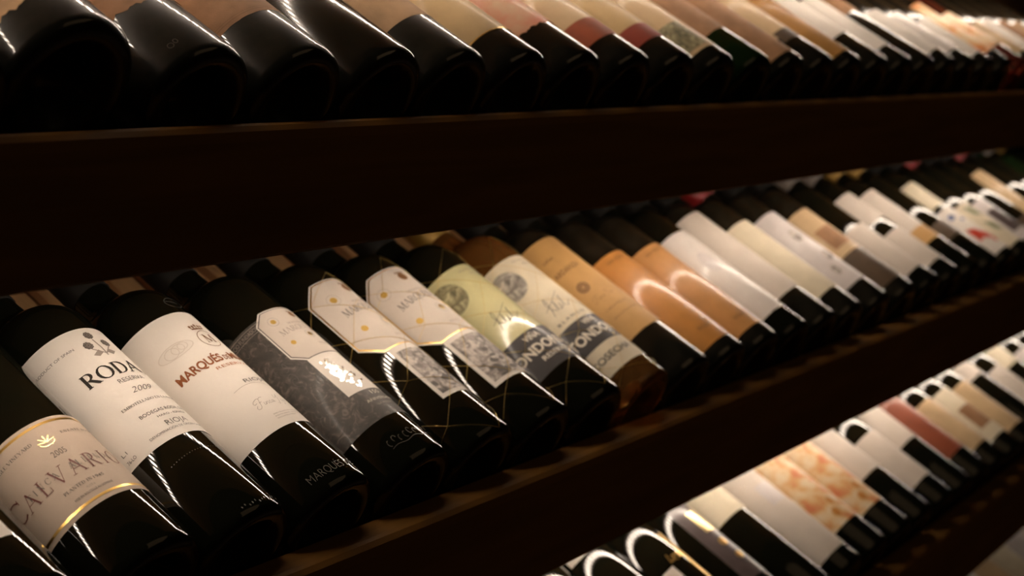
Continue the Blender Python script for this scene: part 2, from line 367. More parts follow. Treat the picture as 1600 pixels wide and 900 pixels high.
def wire_net(t, seed, n=4, v0=6, v1=196, pitch=46):
    rnd = random.Random(seed); bm = bmesh.new(); rad = R+.0008
    def P(a, v):
        return Vector((rad*math.sin(a), -rad*math.cos(a), v/1000))
    jit = {}
    def node(k, j):
        key = (k % n, j)
        if key not in jit: jit[key] = (rnd.uniform(-.16, .16), rnd.uniform(-6, 6))
        da, dv = jit[key]; return (2*math.pi*(k+.5*(j % 2))/n+da, v0+j*pitch/2+dv)
    def tube(a, c):
        pts = [P(a[0]+(c[0]-a[0])*s/7, a[1]+(c[1]-a[1])*s/7) for s in range(8)]; prev = None; w = .00016
        for q in pts:
            rd = Vector((q.x, q.y, 0)).normalized(); tg = Vector((0, 0, 1)); sd = rd.cross((pts[-1]-pts[0]).normalized()).normalized()
            cur = [bm.verts.new(q+rd*w), bm.verts.new(q-rd*w*.5+sd*w), bm.verts.new(q-rd*w*.5-sd*w)]
            if prev:
                for s in range(3): bm.faces.new((prev[s], prev[(s+1) % 3], cur[(s+1) % 3], cur[s]))
            prev = cur
    J = int((v1-v0)/(pitch/2))
    for j in range(J):
        for k in range(n):
            a = node(k, j)
            for d in ((0, 1) if j % 2 else (-1, 0)):
                c = node(k+d, j+1); an = a[0]; cn = c[0]
                while cn-an > math.pi: cn -= 2*math.pi
                while cn-an < -math.pi: cn += 2*math.pi
                tube((an, a[1]), (cn, c[1]))
    bmesh.ops.recalc_face_normals(bm, faces=bm.faces[:])
    put(t, 'wire_net', bm, 'wire', 'thin gold wire net')

def medal(par, a, v, r, mat='gold_print', rim=True, name='medal'):
    o = put(par, name, polys([ell(U(a), v, r*.62, r*.62, 12)], .00062), mat)
    if rim: put(par, 'medal_ring', polys(ring(U(a), v, r*1.15, r*1.15, .25, 20), .00062), 'ink_light')
    return o

# ----- middle shelf, from the left
# partly cut off at the corner of the frame
t = bottle(1, -1, 'dark bottle cut off by the bottom left corner of the picture, beside the ivory-labelled one')
l = lab(t, -80, 9, 36, 110, 'white')

t = bottle(1, 0, 'dark bottle with an ivory label, gold bands and maroon serif title, nearest the lower left', .005)
l = lab(t, -112, 66, 42.0, 107.4, 'ivory')
put(l, 'gold_band', polys([rect(U(-112), U(66), 103.4, 105.1)], T1), 'gold'); put(l, 'gold_band', polys([rect(U(-112), U(66), 45.0, 46.7)], T1), 'gold')
put(l, 'title_lettering', polys(serif('C', U(-88), 64.6, 13.2, weight=.72)+serif('ALVARIO', U(-70.5), 64.2, 10.9, .26, span=U(35)-U(-70.5), weight=.72), T2), 'ink_maroon', 'maroon serif title lettering')
put(l, 'small_lettering', polys(serif('FINCA  ALLENDE', U(-64), 68.8, 4.2, .42, span=U(26)-U(-62), seg=8, weight=.8), T3), 'ink_grey')
put(l, 'year_lettering', font('2005', U(-26.5), 80.2, 4.1, T2, span=8.6, bold=-.012), 'ink_grey')
put(l, 'small_lettering', polys(serif('PLANTED IN', U(-42), 56.9, 2.1, .08, span=17.5, seg=8, weight=1.1), T2), 'ink_grey')
put(l, 'small_lettering', font('1945', U(-13.5), 56.7, 2.0, T2, span=6.5), 'ink_grey')
put(l, 'small_lettering', font('PLOT 6', U(-24), 53.4, 1.4, T2, span=5), 'ink_light')
put(l, 'small_lettering', font('MISE EN BOUTEILLE AU DOMAINE', U(-39), 50.2, 1.5, T2, span=24), 'ink_grey')
put(l, 'small_lettering', polys(serif('SINGLE VINEYARD', U(-76), 94.2, 2.2, .05, span=U(-32)-U(-76), seg=8), T2), 'ink_grey')
put(l, 'small_lettering', polys(serif('ESTATE BOTTLED', U(-5), 93.2, 1.8, .05, span=U(46)-U(-5), seg=8), T2), 'ink_grey')
E_ = []
for q in range(5):
    a = math.radians(90+(q-2)*38); E_ += line([(U(-21), 91.5), (U(-21)+5.2*math.cos(a), 91.5+5*math.sin(a))], .75)
E_ += ring(U(-21), 91.5, 4.4, 2.6, .6, 14, 180, 360)
put(l, 'emblem', polys(E_, T2), 'gold_pale', 'pale gold emblem')

t = bottle(1, 1, 'dark bottle with a white label, black four-letter serif title and grey flower emblem', -.001)
l = lab(t, -68, 86, 70.6, 172.4, 'white')
put(l, 'title_lettering', polys(serif('RODA', U(-40.5), 128.2, 10.6, .04, span=U(25.5)-U(-40.5), weight=1.15), T2), 'ink', 'black serif title lettering')
put(l, 'small_lettering', font('PRODUCT OF SPAIN', U(-70), 157.2, 1.9, T2, span=U(-23)-U(-70)), 'ink_grey')
put(l, 'small_lettering', font('RESERVA', U(-14.5), 121.0, 3.5, T2, span=U(16)-U(-14.5), bold=-.006), 'ink_grey')
put(l, 'year_lettering', font('2009', U(-12), 111.0, 4.6, T2, span=U(14)-U(-12), shear=.45, bold=-.01), 'ink_grey')
put(l, 'small_lettering', polys(serif('EMBOTELLADO EN LA PROPIEDAD', U(-34), 102.2, 2.0, .03, span=U(47)-U(-34), seg=8, weight=1.1), T2), 'ink_grey')
put(l, 'small_lettering', font('BODEGAS RODA, S.A.', U(-26.5), 91.8, 2.5, T2, span=U(30)-U(-26.5)), 'ink_grey')
put(l, 'small_lettering', font('HARO - ESPAÑA', U(-12.5), 87.6, 1.7, T2, span=U(24)-U(-12.5)), 'ink_grey')
put(l, 'small_lettering', font('RIOJA', U(-11), 79.9, 4.2, T2, span=U(15)-U(-11), bold=-.008), 'ink_grey')
put(l, 'small_lettering', font('DENOMINACIÓN DE ORIGEN CALIFICADA', U(-34.5), 76.2, 1.7, T2, span=U(42)-U(-34.5)), 'ink_grey')
put(l, 'small_lettering', font('L.1', U(-61.5), 80.2, 2.4, T2, span=3.5), 'ink'); put(l, 'small_lettering', font('76-LO', U(-62.5), 74.4, 2.3, T2, span=6.5), 'ink_grey')
F_ = []; H_ = []
for a, v in ((1.6, 165.0), (-8.2, 156.6), (13.5, 157.0)):
    for q in range(9):
        g = q/9*2*math.pi; F_.append(ell(U(a)+2.3*math.cos(g), v+2.3*math.sin(g), 1.1, 1.1, 8))
    F_.append(ell(U(a), v, 2.2, 2.2, 12)); H_ += ring(U(a), v, 1.1, 1.1, .3, 10)+ring(U(a), v, 2.3, 2.3, .22, 14)
e = put(l, 'flower_emblem', polys(F_, T1), 'ink_grey', 'grey emblem of three round flowers'); put(l, 'flower_detail', polys(H_, T3), 'ink_light')
put(l, 'flower_stem', polys(line([(U(1.6), 161), (U(3), 153), (U(2), 145.5)], 1.1)+line([(U(-8), 153), (U(2), 147.5)], .8)+line([(U(13), 153.5), (U(3), 147.5)], .8)+[[(U(-12), 148), (U(-3), 151.5), (U(0), 148.5), (U(-7), 146)], [(U(4), 148.5), (U(9), 151), (U(15), 148.5), (U(9), 145.5)]], T1), 'ink_light')
put(t, 'embossed_dots', polys([ell(U(-38+q*3.1), 55+1.6*math.sin(q*.17), .35, .35, 6) for q in range(18)], .0004), 'emboss')
put(t, 'embossed_lettering', polys([ell(U(-20+q*4), 8+.9*math.sin(q*2.1), .5, .9, 6) for q in range(12)], .0003), 'emboss')

t = bottle(1, 2, 'dark bottle with a tall white label, copper-brown capitals and crowned round monogram', -.001)
l = lab(t, -71, 88, 56.0, 171.6, 'white')
put(l, 'title_lettering', font('MARQUÉS', U(-55.5), 120.9, 6.6, T2, bold=.028, span=U(-1.5)-U(-55.5)), 'ink_copper', 'copper-brown capital lettering')
put(l, 'title_lettering', font('DE', U(.5), 120.8, 4.4, T2, bold=.01, span=5.0), 'ink_copper')
put(l, 'title_lettering', font('MURRIETA', U(9.5), 120.8, 6.6, T2, bold=.028, span=38), 'ink_copper')
put(l, 'small_lettering', font('RESERVA', U(-18), 115.0, 2.5, T2, span=U(26)-U(-18)), 'ink_orange')
put(l, 'small_lettering', font('RIOJA', U(-6), 97.6, 3.3, T2, span=U(28)-U(-6), bold=-.005), 'ink_grey')
put(l, 'hairline', polys(line([(U(-25+q*4), 94.2+1.9*math.sin(q/11*math.pi)) for q in range(14)], .22), T1), 'ink_light')
def script_finca(u, v, s):
    sw = [(0, 3), (-1.6, 1.4), (-1.2, 0), (.8, -.2), (2.4, 1.6), (3.4, 5), (4.6, 8.4), (3, 8.9), (-.4, 7.4), (-1.6, 5.8), (-.8, 4.6), (1.2, 5.2)]
    ft = [(4.6, 8.4), (6.4, 9.2), (8.2, 8.9)]; mid = [(2.6, 4.8), (5.2, 5.2)]
    i_ = [(6.2, 4), (5.8, 1.6), (6.6, 1.5), (7.6, 2.6)]
    n_ = [(7.6, 4), (7.4, 1.5), (8.6, 3.8), (9.6, 3.6), (9.4, 1.6), (10.4, 1.9)]
    c_ = [(12.4, 3.6), (11.4, 4), (10.7, 2.7), (11.4, 1.5), (12.8, 2.1)]
    a_ = [(15, 3.8), (14, 4), (13.2, 2.6), (13.8, 1.5), (14.8, 2.6), (15.1, 3.8), (15, 1.6), (16, 1.9)]
    y_ = [(19, 9), (18.2, 6.6), (19.4, 5.4), (21, 7), (22.4, 9.2), (20.6, 3.2), (18.6, -1), (17.2, .6)]
    g_ = [(24.6, 3.8), (23.4, 3.8), (23, 2), (24.4, 2), (24.9, 3.8), (24, -1.6), (22.6, -1.2)]
    a2 = [(27.6, 3.8), (26.4, 3.9), (26, 2), (27.4, 2.2), (27.8, 3.8), (27.8, 1.6), (29, 2)]
    o = []
    for st in (sw, ft, mid, i_, n_, c_, a_, y_, g_, a2): o += line([(u+x*s, v+y*s) for x, y in st], .32*s)
    return o
put(l, 'script_lettering', polys(script_finca(U(-18), 74.5, .92), T2), 'ink_light', 'grey script lettering')
for v, s in ((66.4, 26), (64.4, 24), (62.4, 17)): put(l, 'small_lettering', font('EMBOTELLADO EN LA PROPIEDAD', U(-12), v, 1.0, T2, span=s), 'ink_light')
put(l, 'embossed_oval', polys([ell(U(-34), 143.3, 14, 5.6, 28)], T1)  , 'emb_paper', 'faint embossed oval'); put(l, 'oval_scroll', polys(ring(U(-39), 143, 5, 4, .5, 18)+ring(U(-31), 143.5, 4.6, 3.6, .5, 18)+ring(U(-25), 144, 3.4, 3, .5, 16)+ring(U(-34), 143.3, 13.2, 5, .4, 26), T2), 'white_dim')
put(l, 'monogram', polys(ring(U(8.5), 142.6, 8.4, 8.2, .45, 34)+serif('M', U(8.5)-4.6, 138.6, 8.2, span=9.2), T2), 'ink_brown', 'brown M inside a circle')
cr_ = [rect(U(6.5)-5.2, U(6.5)+5.2, 152.4, 153.6)]
for q in range(5): cr_ += [ell(U(6.5)-5.2+q*2.6, 155.2+(1.4 if q == 2 else .3), .95, 1.3, 8), rect(U(6.5)-5.5+q*2.6, U(6.5)-4.9+q*2.6, 153.2, 155.2)]
put(l, 'crown_emblem', polys(cr_, T2), 'ink_brown')
put(t, 'embossed_lettering', font('MARQUÉS DE', U(-40), 12, 6.0, .0004, span=38, bold=-.01), 'emboss')
put(t, 'embossed_emblem', polys(ring(U(14), 182, 8, 5, .4, 24)+line([(U(2), 184), (U(20), 181.6)], .5), .0004), 'emboss')

def cartouche(t, a_l, a_r, v0, v1, cu, cv, border, gold, par=None):
    l = put(t, 'paper_label', polys([octagon(U(a_l), U(a_r), v0, v1, cu, cv)], .0003), 'white', 'white eight-sided label')
    i = .9
    put(l, 'border_line', polys([octagon(U(a_l)+i, U(a_r)-i, v0+i, v1-i, cu-.3, cv-.3)], .0004), border)
    i = i+(1.0 if gold else .7)
    put(l, 'label_field', polys([octagon(U(a_l)+i, U(a_r)-i, v0+i, v1-i, cu-.6, cv-.6)], .0005), 'white_dim')
    return l
t = bottle(1, 3, 'bottle with a dark embossed label, white eight-sided title label and silver foil picture', .004)
d = lab(t, -84, 92, 40.5, 155.2, 'dark_label', lbl='dark brown label embossed with scrollwork')
put(d, 'border_line', polys([rect(U(-84), U(92), 153.0, 153.4), rect(U(-84), U(92), 147.2, 147.5)], T1), 'ink_light')
put(d, 'small_lettering', font('SOCIO FUNDADOR', U(-76), 148.6, 3.2, T1, span=26, bold=-.01), 'ink_light')
sc_ = []
for q in range(30):
    cu, cv = U(random.uniform(-74, -30)), random.uniform(60, 145); s = random.uniform(2, 5); a0 = random.uniform(0, 360)
    if cu > U(-40) and cv > 112: continue
    sc_ += ring(cu, cv, s*.6, s, .28, 9, a0, a0+random.uniform(120, 220))
put(d, 'scrollwork', polys(sc_, T1), 'ink_grey')
l = cartouche(t, -37.5, 70, 106.6, 158.8, 8.6, 8.6, 'ink_grey', False)
put(l, 'title_lettering', polys(serif('MARQUÉS DE', U(-24), 132.6, 5.2, .02, span=U(40)-U(-24), curve=1.2, weight=.8), .00062), 'ink_light')
put(l, 'small_lettering', polys(serif('HEREDEROS DEL', U(-6), 140.6, 1.9, .04, span=24, seg=8), .00062), 'ink_light')
medal(l, -18.5, 147, 3.4); medal(l, -20.5, 124.8, 3.2, 'gold_print', False, 'gold_seal'); medal(l, 9, 128, 3.4, 'gold_pale', True, 'gold_seal')
put(l, 'crest', polys([ell(U(16), 150.5, 3.4, 3.0, 12)]+[ell(U(16)-3+q*1.5, 153.5, .7, .9, 6) for q in range(5)], .00062), 'ink_brown')
put(l, 'small_lettering', font('RIOJA', U(8), 116.5, 2.4, .00062, span=9), 'ink_light')
p = put(t, 'picture_label', polys([rect(U(-26), U(60), 66.8, 107.2)], .00026), 'white', 'white panel with a silver foil picture')
sv = []
random.seed(11)
for q in range(60):
    a = random.uniform(-1, 1); v = random.uniform(70.5, 101); k = 1-abs((v-80)/26)
    sv.append(ell(U(-3)+a*9.5*max(.35, k)-(v-80)*.32, v, random.uniform(.8, 2.2), random.uniform(.6, 1.6), 7))
for q, sp in enumerate(sv): pass
put(p, 'silver_picture', polys(sv, .0004), 'silver', 'shiny silver foil picture')
put(d, 'small_lettering', font('150', U(0), 61.2, 3.6, T2, span=9), 'ink_cream'); put(d, 'small_lettering', font('ANIVERSARIO', U(-15.5), 55.2, 2.5, T2, span=31), 'ink_cream'); put(d, 'small_lettering', font('LA MEJOR', U(-6), 50.6, 2.0, T2, span=15), 'ink_light')
put(t, 'embossed_lettering', polys([q_ for k in range(9) for q_ in ring(U(-34+k*7), 22+1.2*math.sin(k*2), 1.6, 2.6, .5, 10, random.uniform(0, 90), random.uniform(220, 330))]+line([(U(-36+k*4), 17.5+.8*math.sin(k)) for k in range(18)], .4), .0004), 'emboss')

for idx, dx, al_, ar_, v0, v1, c0, name in ((4, .003, -50, 76, 98, 178.2, 14, 'bottle in a gold wire net with a gold-bordered eight-sided label, left one of two'),
                                   (5, .002, -62.5, 62, 97.2, 179.3, -1, 'bottle in a gold wire net with a gold-bordered eight-sided label, right one of two')):
    t = bottle(1, idx, name, dx)
    p = put(t, 'picture_label', polys([rect(U(c0-40), U(c0+(33 if idx == 4 else 46)), 42.8, 98.6)], .0002), 'white', 'white panel with a grey engraved picture')
    put(p, 'engraving', polys([rect(U(c0-35), U(c0+(29 if idx == 4 else 41)), 46.4, 93.5)], T1), 'sketch')
    rs = random.Random(idx); fg = []
    for q in range(16): fg.append(ell(U(c0)-10+rs.uniform(0, 22), 50+abs(rs.gauss(0, 14)), rs.uniform(1.4, 4.4), rs.uniform(1.2, 3), 9))
    put(p, 'engraved_figures', polys([f for f in fg if max(y for x, y in f) < 92], T2), 'ink_grey')
    l = cartouche(t, al_, ar_, v0, v1, 13, 14, 'gold', True)
    put(l, 'title_lettering', polys(serif('MARQUÉS DE', U(c0-42), 138.6, 7.0, .02, span=46, curve=1.5, weight=.9), .00062), 'ink_grey')
    put(l, 'small_lettering', polys(serif('HEREDEROS DEL', U(c0-18), 149.5, 2.2, .04, span=26, seg=8), .00062), 'ink_light')
    put(l, 'small_lettering', polys(serif('RIOJA', U(c0-9), 108.5, 2.6, .1, span=12, seg=8), .00062), 'ink_light')
    medal(l, c0-36 if idx == 4 else c0-41, 157.5 if idx == 4 else 160, 4.6); medal(l, c0-37, 124, 4.6, 'gold_print', False, 'gold_seal'); medal(l, c0+4, 126, 4.6, 'gold_pale', True, 'gold_seal')
    put(l, 'crest', polys([ell(U(c0), 166.5, 4.6, 4.2, 14)]+[ell(U(c0)-4+q*2, 171.4, .9, 1.1, 6) for q in range(5)], .00062), 'ink_brown')
    wire_net(t, idx)

def tondonia(t, base, band0, band1, lo, hi, art_, c_art, v_art, lft):
    l = lab(t, lft, 96, lo, hi, base)
    put(l, 'round_engraving', polys([ell(U(c_art), v_art, 14.5, 14.5, 30)], T1), art_, 'round engraved landscape')
    put(l, 'engraving_rim', polys(ring(U(c_art), v_art, 14.8, 14.8, .35, 40), T2), 'ink_grey')
    sg = [(0, 0), (3, 6), (6, 15), (5, 17), (2.5, 12), (4, 5), (8, 3), (10, 8), (11, 12), (10, 3), (13, 2), (15, 8), (14, 3), (18, 4), (20, 11), (22, 14), (19, 5), (22, 2), (26, 5), (30, 7)]
    put(l, 'signature', polys(line([(U(-42)+x*.85, 96+y*1.15) for x, y in sg], .5)+line([(U(-46), 104), (U(-30), 108.5), (U(-8), 117)], .4), T2), 'ink_grey', 'dark handwritten signature')
    put(l, 'small_lettering', font('RESERVA', U(-5), 155, 2.6, T2, span=13), 'ink_light')
    put(l, 'small_lettering', font('BODEGAS', U(-18), 160.5, 1.8, T2, span=20, shear=.3), 'ink_light')
    b_ = lab(t, lft-5, 98, band0, band1, 'charcoal', 'title_band', off=.00030, lbl='charcoal band with cream capitals')
    return l, b_
t = bottle(1, 6, 'bottle with a greenish cream label, round landscape engraving and glossy black title band', .004)
l, b_ = tondonia(t, 'greenish', 43.5, 83.6, 83, 168.2, 'sketch_g', -56, 146, -80)
put(b_, 'title_lettering', font('VIÑA', U(-36), 74.6, 5.4, .00042, bold=.02, span=16), 'ink_cream')
put(b_, 'title_lettering', font('TONDONIA', U(-79), 61.4, 9.0, .00042, bold=.03, span=68), 'ink_cream')
put(b_, 'title_lettering', font('RESERVA', U(-38), 53.0, 4.4, .00042, bold=.02, span=30), 'ink_cream')
wire_net(t, 21)
t = bottle(1, 7, 'amber glass bottle with a cream label, round engraving and charcoal title band', .004, 'glass_amber', 'foil_gold')
l, b_ = tondonia(t, 'cream', 52, 82.3, 25.3, 167.6, 'sketch_s', -50, 144, -62)
put(l, 'small_lettering', font('B L A N C O', U(-50), 86.8, 2.6, T2, bold=.02, span=32), 'ink_grey')
put(b_, 'title_lettering', font('VIÑA', U(-23.5), 74.6, 5.2, .00042, bold=.02, span=16), 'ink_cream')
put(b_, 'title_lettering', font('TONDONIA', U(-66), 60.6, 9.2, .00042, bold=.03, span=68), 'ink_cream')
put(l, 'title_lettering', font('COSECHA', U(-67), 36.8, 6.2, T2, bold=.015, span=47), 'ink_grey')
wire_net(t, 23)
t = bottle(1, 8, 'bottle with a pale orange label carrying a small round seal, right of the amber bottle', .002, 'glass_black')
l = lab(t, -75, 90, 55, 183.6, 'orange')
put(l, 'small_lettering', font('VIÑA', U(-50), 160, 3.0, T2, span=13, bold=.01), 'ink_brown'); put(l, 'title_lettering', font('ARDANZA', U(-54), 141.6, 5.4, T2, bold=.015, span=30), 'ink_brown')
put(l, 'round_seal', polys([ell(U(-38), 120.4, 6, 6, 20)], T1), 'ink_brown'); put(l, 'seal_detail', polys(ring(U(-38), 120.4, 3.8, 3.8, .6, 16)+[ell(U(-38), 120.4, 1.6, 1.6, 8)], T2), 'orange')
put(l, 'script_lettering', polys(script_finca(U(-44), 100, .8), T2), 'ink_brown'); put(l, 'small_lettering', font('COSECHA RIOJA ALTA', U(-46), 88, 2.0, T2, span=28), 'ink_brown'); put(l, 'small_lettering', font('EMBOTELLADO EN LA PROPIEDAD', U(-46), 78, 1.8, T2, span=30), 'ink_brown')
for q in range(3): pass

# remaining bottles: (index, dx, glass, description, [(a0, a1, v0, v1, material), ...], capsule)
N = 'ninth tenth eleventh twelfth thirteenth fourteenth fifteenth sixteenth seventeenth eighteenth nineteenth twentieth'.split()
mid = [
 (9, -.003, 'glass_black', 'bottle with a deep orange label catching a bright sheen, left one of two orange neighbours', [(-75, 90, 17.8, 150, 'orange_deep')], 'foil_black'),
 (10, -.008, 'glass_black', 'dark bottle with an orange-brown label down to its base, just before the white labels', [(-75, 90, 20, 150, 'orange_brown')], 'foil_black'),
 (11, -.0135, 'glass', 'bottle with a glossy white label and bright highlight, first white after the orange labels', [(-75, 90, 30, 160, 'white_gloss')], 'foil_black'),
 (12, -.0185, 'glass_black', 'bottle with a plain matte white label reaching high up its shoulder', [(-75, 90, 49, 184, 'white_dim')], 'foil_black'),
 (13, -.0235, 'glass_black', 'bottle with a cream-yellow label, between the tall plain white and the lilac-white ones', [(-75, 90, 34.5, 158, 'cream')], 'foil_black'),
 (14, -.0195, 'glass_black', 'bottle with a lilac-white label carrying faint grey drawing, middle shelf', [(-75, 90, 34.5, 163, 'lilac')], 'foil_red'),
 (15, -.0115, 'glass_black', 'bottle with a tan picture label above a dark brown lower label', [(-75, 90, 80, 159, 'tan_pale'), (-75, 90, 22, 79, 'brown_label')], 'foil_black'),
 (16, -.004, 'glass', 'black-shouldered bottle with a low square white label, right of the tan and brown label', [(-75, 90, 27.5, 116, 'white_dim')], 'foil_black'),
 (17, 0, 'glass', 'bottle with a short white neck-side label above a low white one, far middle shelf', [(-75, 90, 118, 172, 'white_dim'), (-75, 90, 30, 95, 'white_dim')], 'foil_white'),
 (18, 0, 'glass', 'bottle with a high white label ending in an orange patch, far middle shelf', [(-75, 90, 90, 170, 'white_dim'), (-75, 20, 64, 90, 'orange')], 'foil_white'),
 (19, .001, 'glass', 'all-dark bottle just left of the label with the red emblem, middle shelf', [(-95, 20, 60, 90, 'brown_label')], 'foil_gold'),
 (20, .001, 'glass', 'bottle with a white label printed with a blue mark and a red emblem', [(-75, 90, 118, 171, 'cream'), (-75, 90, 14, 110, 'white')], 'foil_gold'),
 (21, .001, 'glass', 'bottle with a cream label printed with green leaves beside the red emblem', [(-75, 90, 18, 112, 'cream')], 'foil_black'),
 (22, .001, 'glass', 'bottle with a pale label and purple patch, next past the green leaf label', [(-75, 90, 22, 112, 'lilac'), (-40, 60, 40, 88, 'purple')], 'foil_black'),
 (23, .001, 'glass', 'black bottle between the purple patch and a tall tan label, middle shelf', [(-75, 90, 20, 60, 'brown_label')], 'foil_red'),
 (24, .001, 'glass', 'black bottle with a tall tan label at the right edge, middle shelf', [(-75, 90, 40, 171, 'tan_pale')], 'foil_black'),
]
for k_, (nm_, c_) in enumerate((('plain black', 'foil_black'), ('red-capped', 'foil_red'), ('greenish black', 'foil_black'), ('grey-capped', 'foil_white'), ('ochre-capped', 'foil_gold'), ('last black', 'foil_black'))):
    mid.append((25+k_, .002, 'glass_green' if k_ == 2 else 'glass', nm_+' bottle at the far dark end of the middle shelf', [(-75, 90, 20, 90+k_*5, 'tan_dark')], c_))
TOPS = {}
for i, dx, g, ds, labs, cp in mid:
    t = bottle(1, i, ds, dx, g, cp); first = None
    for k, (a0, a1, v0, v1, mt_) in enumerate(labs):
        l = lab(t, a0, a1, v0, v1, mt_, off=.00018+.00012*k)
        first = first or l
    TOPS[(1, i)] = (t, first)
for i in (9, 10):
    t, l = TOPS[(1, i)]
    put(l, 'small_lettering', font('GRAN RESERVA', U(-38), 140, 3, T2, span=26), 'ink_brown'); put(l, 'small_lettering', font('RIOJA', U(-30), 34, 4, T2, span=14), 'ink_brown')
t, l = TOPS[(1, 11)]; put(l, 'grey_print', polys([ell(U(-22), 112, 9, 15, 16)], T1), 'lilac')
t, l = TOPS[(1, 14)]; [put(l, 'grey_drawing', polys([q], T1), 'sketch') for q in (ell(U(-20), 120, 6, 10, 12), ell(U(-10), 80, 7, 8, 12), ell(U(-30), 60, 4, 8, 10))]
t, l = TOPS[(1, 15)]; put(l, 'brown_drawing', polys([rect(U(-45), U(0), 92, 125)], T1), 'tan_dark')
t, l = TOPS[(1, 20)]
l = [c for c in t.children if c.name.startswith('paper_label')][-1]
put(l, 'blue_mark', polys([ell(U(-32), 93, 6, 5, 10), rect(U(-20), U(-8), 80, 84)], T2), 'blue_print')
put(l, 'red_emblem', polys([ell(U(-26), 52, 9, 7, 12), ell(U(-12), 44, 8, 7, 12), [(U(-40), 66), (U(-18), 60), (U(-22), 44), (U(-40), 40)], rect(U(-10), U(6), 28, 40)], T2), 'red_print', 'bright red emblem')
t, l = TOPS[(1, 21)]
for cv in (92, 56): put(l, 'leaf_print', polys([[(U(-30), cv+14), (U(-10), cv+6), (U(-4), cv-14), (U(-24), cv-6)]], .0005), 'leaf_print')

# ----- top shelf
M['glass_d2'] = M['glass_dusty']
top = [
 (-1, 0, 'glass_dusty', 'dusty bottle cut off by the upper left edge, aged tan label', [(-95, 95, 36, 120, 'tan')], 1.0),
 (0, .001, 'glass_dusty', 'dusty dark bottle with ragged aged tan label, leftmost full base on the top shelf', [(-95, 95, 27.5, 120, 'tan_light')], 1.0),
 (1, .003, 'glass_dusty', 'dusty olive bottle with a torn-edged reddish tan label, second base on the top shelf', [(-95, 95, 53.5, 130, 'tan_dark')], .9),
 (2, .005, 'glass_dusty', 'dusty bottle with a brown label lined along its lower edge, left of the unlabelled one', [(-95, 95, 45.8, 130, 'tan_dark')], .1),
 (3, .007, 'glass_black', 'glossy black bottle showing no label, with two long bright streaks, top shelf', [(-95, 95, 128, 160, 'tan')], 0),
 (4, .004, 'glass_dusty', 'dusty grey-black bottle with a smooth tan label, right of the unlabelled glossy one', [(-95, 95, 49.5, 140, 'tan')], 0),
 (5, .004, 'glass_black', 'bottle with a pale yellow label edged in gold, top shelf', [(-95, 95, 34.5, 140, 'yellow_pale')], 0),
 (6, .003, 'glass_black', 'bottle with a peeling faded pink label, top shelf', [(-95, 95, 47, 140, 'pinkish')], .8),
 (7, .004, 'glass_black', 'bottle with a pale label ending in a faded red lower strip, top shelf', [(-95, 95, 57, 140, 'tan_pale'), (-95, 95, 32.4, 58, 'red_faded')], 0),
 (8, .004, 'glass_black', 'bottle with a cream label over a narrow dark red strip, top shelf', [(-95, 95, 52, 140, 'yellow_pale'), (-95, 95, 32, 53, 'red_strip')], 0),
 (9, .004, 'glass_black', 'bottle with a yellowish label bearing grey scribbled print down to its base', [(-95, 95, 19.5, 140, 'tan_pale')], 0),
 (10, .003, 'glass_green', 'green-black bottle with a high brown label, right of the scribbled yellowish one', [(-95, 95, 52, 140, 'tan_dark')], 0),
 (11, .003, 'glass_black', 'bottle with a light brown label almost to its base, before the grey-marked one', [(-95, 95, 13, 140, 'tan_dark')], .1),
 (12, .002, 'glass_black', 'bottle with a tan label and a grey mark above its lower edge', [(-95, 95, 50, 140, 'tan_pale'), (-40, 95, 42, 58, 'brown_label')], 0),
 (13, .0, 'glass_black', 'bottle with a golden brown label low on its body, last brown before the whites', [(-95, 95, 16.5, 140, 'tan_gold')], 0),
 (14, .0, 'glass_black', 'bottle with a white label high on its body, first white on the top shelf', [(-95, 95, 55, 140, 'white')], 0),
 (15, .0, 'glass_black', 'bottle with a broad white label low on its body, second white on the top shelf', [(-95, 95, 32, 140, 'white')], 0),
 (16, 0, 'glass_black', 'dark bottle with a mostly bare body between white labels, top shelf', [(-95, 95, 112, 150, 'tan_dark')], 0),
 (17, 0, 'glass_black', 'bottle with a whitish label, third white on the top shelf', [(-95, 95, 26, 118, 'white')], 0),
 (18, 0, 'glass_black', 'bottle with a pinkish white label, just left of the peach one, top shelf', [(-95, 95, 28, 118, 'white_gloss')], 0),
 (19, 0, 'glass_black', 'bottle with a low pale label beneath the bright peach one, top shelf', [(-95, 95, 22, 106, 'white')], 0),
 (20, 0, 'glass_black', 'bottle with a bright peach and orange label, far end of the top shelf', [(-95, 95, 30, 150, 'peach_bright')], 0),
 (21, 0, 'glass_rose', 'rose-tinted clear bottle near the right end of the top shelf', [(-95, 95, 46, 130, 'peach_bright')], 0),
 (22, 0, 'glass_black', 'dark bottle with a cream label, right of the rose bottle', [(-95, 95, 30, 110, 'tan_pale')], 0),
 (23, 0, 'glass_black', 'dark bottle with a white label cut by the right edge, top shelf', [(-95, 95, 30, 120, 'white')], 0),
 (24, 0, 'glass_black', 'dark bottle past the white label at the right edge, brown label, top shelf', [(-95, 95, 30, 120, 'tan_dark')], 0),
 (25, 0, 'glass_black', 'dark bottle at the far right end of the top shelf, tan label', [(-95, 95, 40, 120, 'tan')], 0),
 (26, 0, 'glass_black', 'rightmost dark bottle of the top shelf, pale label', [(-95, 95, 40, 120, 'tan_pale')], 0),
]
